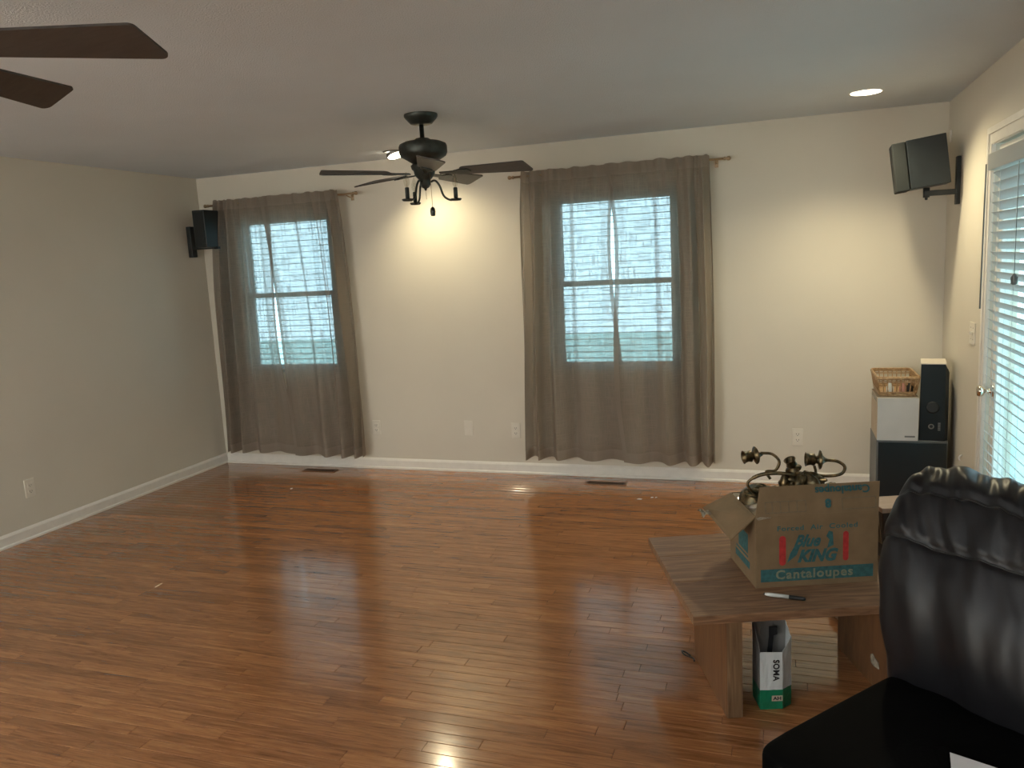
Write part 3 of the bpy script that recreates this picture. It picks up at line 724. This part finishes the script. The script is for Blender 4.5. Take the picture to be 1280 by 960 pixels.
# torn tape on the left flap corner
def crumple(name, c, sx, sy, sz, seed, mat, par, n=10, lab=None):
    mb = MB()
    def fn(a, b):
        q = noise.noise_vector(Vector((a * 3.1 + seed, b * 3.1, seed * .7)))
        return (c[0] + (a - .5) * sx + q.x * sx * .18, c[1] + (b - .5) * sy + q.y * sy * .18, c[2] + q.z * sz)
    mb.grid(fn, n, n, False); return obj(name, mb, mat, par, lab)
crumple('torn_tape', (-.128, .215, CH - .045), .040, .060, .02, 3.3, M['tape'], t, 6, 'wrinkled clear tape')
crumple('torn_tape', (.025, -.006, CH - .004), .05, .012, .010, 5.3, M['tape'], t, 6, 'wrinkled clear tape')
# print on the front panel
Fm = lambda x, z, y=-.0006: frame((x, y, z), (1, 0, 0), (0, 0, 1))
obj('print_band', B((.018, -.0008, .022), (.432, 0, .070)), M['card_ink'], pf)
text('lettering', 'Cantaloupes', .047, M['band_text'], pf, Fm(.215, .046, -.0014), sx=1.08, offset=.0012, spacing=1.12)
text('lettering', 'Forced  Air  Cooled', .026, M['card_ink'], pf, Fm(.225, .222), sx=1.22, spacing=1.12, offset=.0004)
text('lettering', 'Blue', .062, M['card_ink'], pf, Fm(.185, .170), sx=.85, shear=.45, offset=.0022)
text('lettering', 'KING', .062, M['card_ink'], pf, Fm(.222, .112), sx=.92, shear=.35, offset=.0032)
obj('print_emblem', MB().prism([(.115, .092), (.150, .120), (.165, .160), (.140, .150), (.125, .125)], 0, .0006, Fm(0, 0, 0)), M['card_ink'], pf); mb = MB(); mb.prism([(.262, .140), (.285, .150), (.282, .200), (.268, .205), (.258, .185), (.270, .172)], 0, .0006, Fm(0, 0, 0))
obj('print_emblem', mb, M['card_ink'], pf)
def pill(x, z0, z1, w):
    pts = [(x + w / 2 * math.cos(a), z1 - w / 2 + w / 2 * math.sin(a)) for a in [PI * k / 8 for k in range(9)]] + [(x + w / 2 * math.cos(a), z0 + w / 2 + w / 2 * math.sin(a)) for a in [PI + PI * k / 8 for k in range(9)]]
    return MB().prism(pts, 0, .0007, Fm(0, 0, 0))
obj('red_bar', pill(.098, .082, .195, .024), M['red_ink'], pf); obj('red_bar', pill(.330, .088, .200, .020), M['red_ink'], pf)
# print on the raised flap (upside down)
du = Vector((0, .019, .103)).normalized()
Fl = lambda x, k: frame((x, .001 - .005 + .019 * k + 0, CH + .103 * k), (-1, 0, 0), tuple(-du))
text('lettering', 'Cantaloupes', .040, M['card_ink'], ff, Fl(.320, .80), sx=1.0, offset=.001)
text('lettering', '8', .040, M['card_ink'], ff, Fl(.265, .36), offset=.0025)
mb = MB()
def fquad(x0, x1, k0, k1):
    o_ = Fl(0, 0); h = .1047
    mb.box((-x1, -k1 * h, .0), (-x0, -k0 * h, .0007), 0, o_)
for (a, b) in ((.035, .185), (.315, .440)):
    fquad(a, b, .10, .13); fquad(a, b, .48, .51); fquad(a, a + .003, .13, .48); fquad(b - .003, b, .13, .48)
for k in range(4): fquad(.060 + k * .03, .063 + k * .03, .13, .48)
obj('print_boxes', mb, M['faint_ink'], ff)
# print on the left side
Sm = frame((0, 0, 0), (0, -1, 0), (0, 0, 1))
mb = MB(); mb.box((-.20, .10, 0), (-.09, .175, .0008), 0, Sm); mb.box((-.24, .045, 0), (-.07, .072, .0008), 0, Sm); mb.box((-.23, .083, 0), (-.09, .090, .0008), 0, Sm)
obj('side_print', mb, M['card_ink'], pl)
# contents
crumple('crumpled_film', (.10, .17, CH - .015), .20, .26, .05, 8.1, M['plastic_film'], t, 16)
crumple('crumpled_film', (.30, .17, CH - .02), .22, .24, .04, 2.1, M['card'], t, 12)

# ---------------------------------------------------------------- brass sconces piled on the carton
Y0 = -2.57
t = thing('brass_sconce', 'tangled antique brass candle sconces heaped on the cardboard carton', 'sconce', (4.70, Y0, .66))
def L(x, z, dy=0): return (x - 4.70, dy, z - .66)
def cup(pos, axis, sc=1.0):
    ax = Vector(axis).normalized(); x = ax.orthogonal().normalized(); y = ax.cross(x)
    Mx = frame(pos, x, y) @ Matrix.Scale(sc, 4)
    c = obj('candle_cup', MB().lathe([(.006, -.030), (.010, -.020), (.018, -.012), (.034, -.006), (.036, -.002), (.016, .004), (.014, .012), (.024, .018), (.020, .030), (.024, .044), (.027, .048), (.022, .046), (.015, .022), (0, .020)], 20, Mx, caps=False), M['antique'], t)
    return c
cup(L(4.545, .846), (-1, -.45, -.10), .95)
cup(L(4.772, .836), (-1, -.15, .05), 1.0)
cup(L(4.682, .800), (-.35, -.3, .95), .85)
obj('arm', MB().tube(bez([L(4.565, .856), L(4.606, .853), L(4.632, .825), L(4.618, .790), L(4.585, .778, .02), L(4.60, .75, .02)], 8), .0055, 8), M['antique'], t)
obj('arm', MB().tube(bez([L(4.795, .836), L(4.835, .832), L(4.860, .812), L(4.848, .785), L(4.80, .775), L(4.74, .779), L(4.70, .765)], 8), .006, 8), M['antique'], t)
obj('arm', MB().tube(bez([L(4.690, .789, -.05), L(4.62, .793, -.05), L(4.56, .782, -.05), L(4.520, .752, -.05), L(4.535, .72, -.05), L(4.58, .70, -.04), L(4.63, .695, -.03)], 8), [.0075] * 20 + [.0055] * 29, 8), M['antique'], t)
obj('arm', MB().tube(bez([L(4.600, .725, -.03), L(4.57, .745, -.04), L(4.555, .735, -.04), L(4.562, .718, -.04), L(4.58, .722, -.04)], 8), .004, 8), M['antique'], t)
obj('arm', MB().tube(bez([L(4.59, .70, -.07), L(4.55, .705, -.08), L(4.52, .715, -.08), L(4.508, .728, -.08), L(4.518, .735, -.08), L(4.525, .726, -.08)], 8), .004, 8), M['antique'], t)
obj('arm', MB().tube(bez([L(4.755, .815, -.01), L(4.760, .795, -.01), L(4.758, .775, -.01), L(4.74, .76)], 6), .005, 8), M['antique'], t)
# leaves: curved pointed blades
def leaf(p0, p1, w, bow, dy=0, fold=.25):
    a, b = Vector(L(*p0, dy)), Vector(L(*p1, dy)); d = b - a; side = d.cross(Vector((0, 1, 0))).normalized(); mb = MB()
    def fn(q, v):
        ww = w * math.sin(PI * min(1, q * .92 + .06)) ** .7 * (1 + .12 * math.sin(q * 22)); s = (v - .5) * 2
        return a + d * q + side * (s * ww + bow * math.sin(PI * q)) + Vector((0, -.02 * (1 - s * s) * fold * 4 - .01 * math.sin(PI * q), 0))
    mb.grid(fn, 14, 6); o = obj('leaf', mb, M['antique'], t)
    sm = o.modifiers.new('thick', 'SOLIDIFY'); sm.thickness = .002
leaf((4.66, .735), (4.545, .735), .020, .012, -.04); leaf((4.72, .745), (4.640, .770), .022, -.01, -.03); leaf((4.79, .745), (4.845, .742), .013, .004, -.02)
leaf((4.70, .72), (4.72, .795), .026, .004, -.05); leaf((4.74, .715), (4.762, .775), .024, -.006, -.05); leaf((4.66, .715), (4.650, .79), .022, .004, -.045)
leaf((4.73, .74), (4.80, .768), .014, .004, -.02); leaf((4.68, .71), (4.60, .700), .018, .006, -.07)
body = MB()
def bf(a, b):
    th_, ph_ = a * 2 * PI, b * PI; d = Vector((math.sin(ph_) * math.cos(th_), math.sin(ph_) * math.sin(th_), math.cos(ph_)))
    k = 1 + .22 * math.sin(6 * th_) * math.sin(ph_) + .15 * noise.noise(d * 4)
    return Vector(L(4.716, .754, -.03)) + Vector((d.x * .066, d.y * .05, d.z * .042)) * k
body.grid(bf, 36, 16); obj('rosette', body, M['antique'], t)
body = MB(); body.lathe([(0, 0), (.05, .002), (.062, .012), (.045, .02), (.030, .034), (.008, .045), (0, .046)], 24, frame(L(4.545, .672, .02), (1, 0, .2), (0, .8, .6)), caps=False)
obj('back_plate', body, M['antique'], t)

# marker pen
t = thing('marker_pen', 'white and black marker pen lying on the coffee table front', 'pen', (4.651, -2.817, TH + .0075), math.radians(-7))
Mp = frame((0, 0, 0), (0, 1, 0), (0, 0, 1))
obj('barrel', MB().lathe([(.0045, -.068), (.006, -.060), (.0068, -.055), (.0068, .014)], 12, Mp), M['pen_white'], t)
obj('cap', MB().lathe([(.0072, .014), (.0072, .060), (.0055, .068), (.002, .070)], 12, Mp), M['black'], t)
obj('end_plug', MB().lathe([(.003, -.072), (.0045, -.068)], 12, Mp), M['black'], t)

# ---------------------------------------------------------------- paper bag beneath the table
t = thing('paper_bag', 'open white and green paper bag under the coffee table', 'bag', (4.568, -2.900, 0), math.radians(17))
bw, bd, bh, gz = .118, .075, .228, .075
def side(poly, mat, name, par): return obj(name, MB().add(poly, [tuple(range(len(poly)))]), mat, par)
def wallq(p0, p1, za, zb, zb2=None, bulge=0):
    zb2 = zb if zb2 is None else zb2; mb = MB()
    p0, p1 = Vector(p0), Vector(p1); nn = Vector(((p1 - p0).y, -(p1 - p0).x)).normalized()
    def fn(a, b):
        q = p0 + (p1 - p0) * a + nn * (bulge * math.sin(PI * a) * math.sin(PI * min(1, (b * (zb - za) + za) / bh)) + .0025 * noise.noise(Vector((a * 4, b * 4 + za * 30, p0.x * 50))))
        return (q.x, q.y, za + ((zb * (1 - a) + zb2 * a) - za) * b)
    mb.grid(fn, 8, 6, False); return mb
def solid(o, k=.0012): m = o.modifiers.new('thick', 'SOLIDIFY'); m.thickness = k; m.offset = 0
P = [(0, 0), (.078, 0), (bw, .030), (bw, bd + .02), (0, bd + .02)]
hs = [bh - .010, bh - .012, bh + .03, bh + .06, bh + .09]
for i in range(5):
    a, b = P[i], P[(i + 1) % 5]
    o = obj('bag_side', wallq(a, b, gz, hs[i], hs[(i + 1) % 5]), M['bag_white'] if i < 3 else M['bag_inner'], t); solid(o)
    o = obj('green_band', wallq(a, b, .002, gz), M['bag_green'], t); solid(o)
obj('bag_bottom', MB().prism(P, .0005, .003), M['bag_green'], t)
o = obj('handle_strap', MB().prism([(.0, 0), (.028, 0), (.030, -.03), (.016, -.035), (.006, -.15), (-.012, -.15), (.0, -.04)], 0, .003, frame((.050, bd - .01, bh + .055), (1, 0, 0), (0, 0, 1))), M['bag_strap'], t)
text('lettering', 'SOMA', .030, M['ink'], t, frame((.055, -.0035, .150), (0, 0, -1), (1, 0, 0)), sx=.92, offset=.0008, spacing=1.1)
tg = obj('tag', B((.040, -.0050, .034), (.078, -.0032, .054)), M['pink_tag'], t)
text('lettering', 'AH', .017, M['ink'], tg, frame((.059, -.0055, .044), (1, 0, 0), (0, 0, 1)), sx=1.2, offset=.0006)

# ---------------------------------------------------------------- black leather lounge seat
ax = Vector((.77, -.638)); an = math.atan2(ax.y, ax.x)
t = thing('leather_chaise', 'black leather lounge seat with puffy back at the right foreground', 'sofa', (4.94, -3.36, 0), an)
# local x: along the back to the right; local -y: out over the seat towards the camera
def back(a, b):
    # a around the profile 0..1, b along the length 0..1
    prof = [(-.02, .36), (-.055, .48), (-.062, .60), (-.035, .72), (.01, .82), (.055, .905), (.115, .965), (.19, .985), (.27, .955), (.325, .88), (.345, .76), (.345, .5), (.335, .30)]
    q = a * (len(prof) - 1); i = min(int(q), len(prof) - 2); fr_ = q - i
    P0, P1, P2, P3 = [Vector(prof[max(0, min(len(prof) - 1, i + k))]) for k in (-1, 0, 1, 2)]
    pt = .5 * ((2 * P1) + (P2 - P0) * fr_ + (2 * P0 - 5 * P1 + 4 * P2 - P3) * fr_ ** 2 + (3 * P1 - P0 - 3 * P2 + P3) * fr_ ** 3)
    Lx = .58; x = -.045 + Lx * b
    c = Vector((.15, .62)); d = pt - c
    e = min(1, max(0, b * Lx / .08)); s = math.sqrt(max(0, 1 - (1 - e) ** 2.4)); s = .82 + .18 * s
    e2 = min(1, max(0, (1 - b) * Lx / .10)); s *= .82 + .18 * math.sqrt(max(0, 1 - (1 - e2) ** 2.2))
    # wrinkles: gathers across the upper seam
    arc = a
    g1 = math.exp(-((arc - .42) / .06) ** 2); g2 = math.exp(-((arc - .56) / .05) ** 2)
    n1 = noise.noise(Vector((x * 16, arc * 7, 1.3))); n2 = noise.noise(Vector((x * 34 + arc * 18, arc * 9, 4.1)))
    bump = .016 * n1 + (.013 * n2) * (math.exp(-((arc - .5) / .17) ** 2)) + .010 * noise.noise(Vector((x * 5, arc * 5, 9)))
    bump -= .016 * math.exp(-((arc - .475) / .010) ** 2)      # ridge seam
    bump -= .012 * math.exp(-((arc - .345) / .009) ** 2)      # front seam
    dn = d.normalized(); pt = c + d * s + dn * bump * s
    xx = x + (.012 * noise.noise(Vector((arc * 12, x * 3, 7))) )
    xx += .03 - .06 * min(1, max(0, (pt.y - .5) / .35))
    return (xx, pt.x, pt.y)
mb = MB(); mb.grid(back, 150, 130)
# end cap on the left
n = 151; ring = [j for j in range(n)]; mb.f.append(tuple(reversed(ring))); mb.f.append(tuple(130 * 151 + j for j in range(n))); mb.sm += [True, True]; mb.mi += [0, 0]
bk = obj('backrest', mb, M['leather'], t)
def seam(arc, off=0):
    pts = []
    for k in range(80):
        b = .03 + .9 * k / 79; p = Vector(back(arc, b)); pts.append(p)
    return pts
obj('seam', MB().tube(seam(.475), .0035, 6), M['black'], bk); obj('seam', MB().tube(seam(.345), .003, 6), M['black'], bk)
def cushion(x0, x1, y0, y1, z0, z1, crown, name, seed):
    mb = MB()
    def fn(a, b):
        th_ = a * 2 * PI; ex = 12.0
        c, s = math.cos(th_), math.sin(th_); sg = lambda v: math.copysign(abs(v) ** (2 / ex), v)
        ph_ = (b - .5) * PI; cp = abs(math.cos(ph_)) ** (2 / 6.0); sp = sg(math.sin(ph_))
        X = (x0 + x1) / 2 + (x1 - x0) / 2 * sg(c) * cp; Y = (y0 + y1) / 2 + (y1 - y0) / 2 * sg(s) * cp; Z = (z0 + z1) / 2 + (z1 - z0) / 2 * sp
        if b > .5: Z += crown * cp * 0 + crown * (1 - abs(sg(c) * cp) ** 2) * (1 - abs(sg(s) * cp) ** 2)
        Z += .006 * noise.noise(Vector((X * 7, Y * 7, seed))) if b > .5 else 0
        return (X, Y, max(Z, .03))
    mb.grid(fn, 96, 40); return obj(name, mb, M['suede'], t)
cushion(.0, .53, -.575, .02, .25, .455, .012, 'seat_cushion', 2)
cushion(.02, .51, -.56, .30, .05, .28, 0, 'base', 5)
for (x, y) in ((.08, -.48), (.45, -.48), (.08, .22), (.45, .22)):
    obj('foot', MB().lathe([(.022, 0), (.028, .07)], 14, Matrix.Translation((x, y, 0))), M['black'], t)
o = obj('paper_sheet', MB().prism([(0, 0), (.20, -.03), (.22, -.17), (.02, -.17)], 0, .001), M['paper']); o.location = (4.998, -3.782, .4795); o.rotation_euler = (0, 0, -.25)
tag(o, 'white sheet of paper lying on the black leather seat', 'paper')

# paint flakes on the floor
for i, (x, y, s, lab) in enumerate(((3.737, -.52, 1.3, 'largest white paint flake on the floor before the middle curtains'), (3.815, -.471, .8, 'small white flake on the floor, middle of three before the curtains'), (3.841, -.467, .8, 'small white flake on the floor, rightmost of three before the curtains'), (1.109, -.665, 1.0, 'white flake alone on the floor before the left window'))):
    o = obj('paint_flake', MB().prism([(-.012 * s, -.004 * s), (.010 * s, -.006 * s), (.014 * s, .004 * s), (-.002 * s, .008 * s)], 0, .003), M['paper']); o.location = (x, y, 0.0); o.rotation_euler = (0, 0, .4 * i)
    tag(o, lab, 'flake')
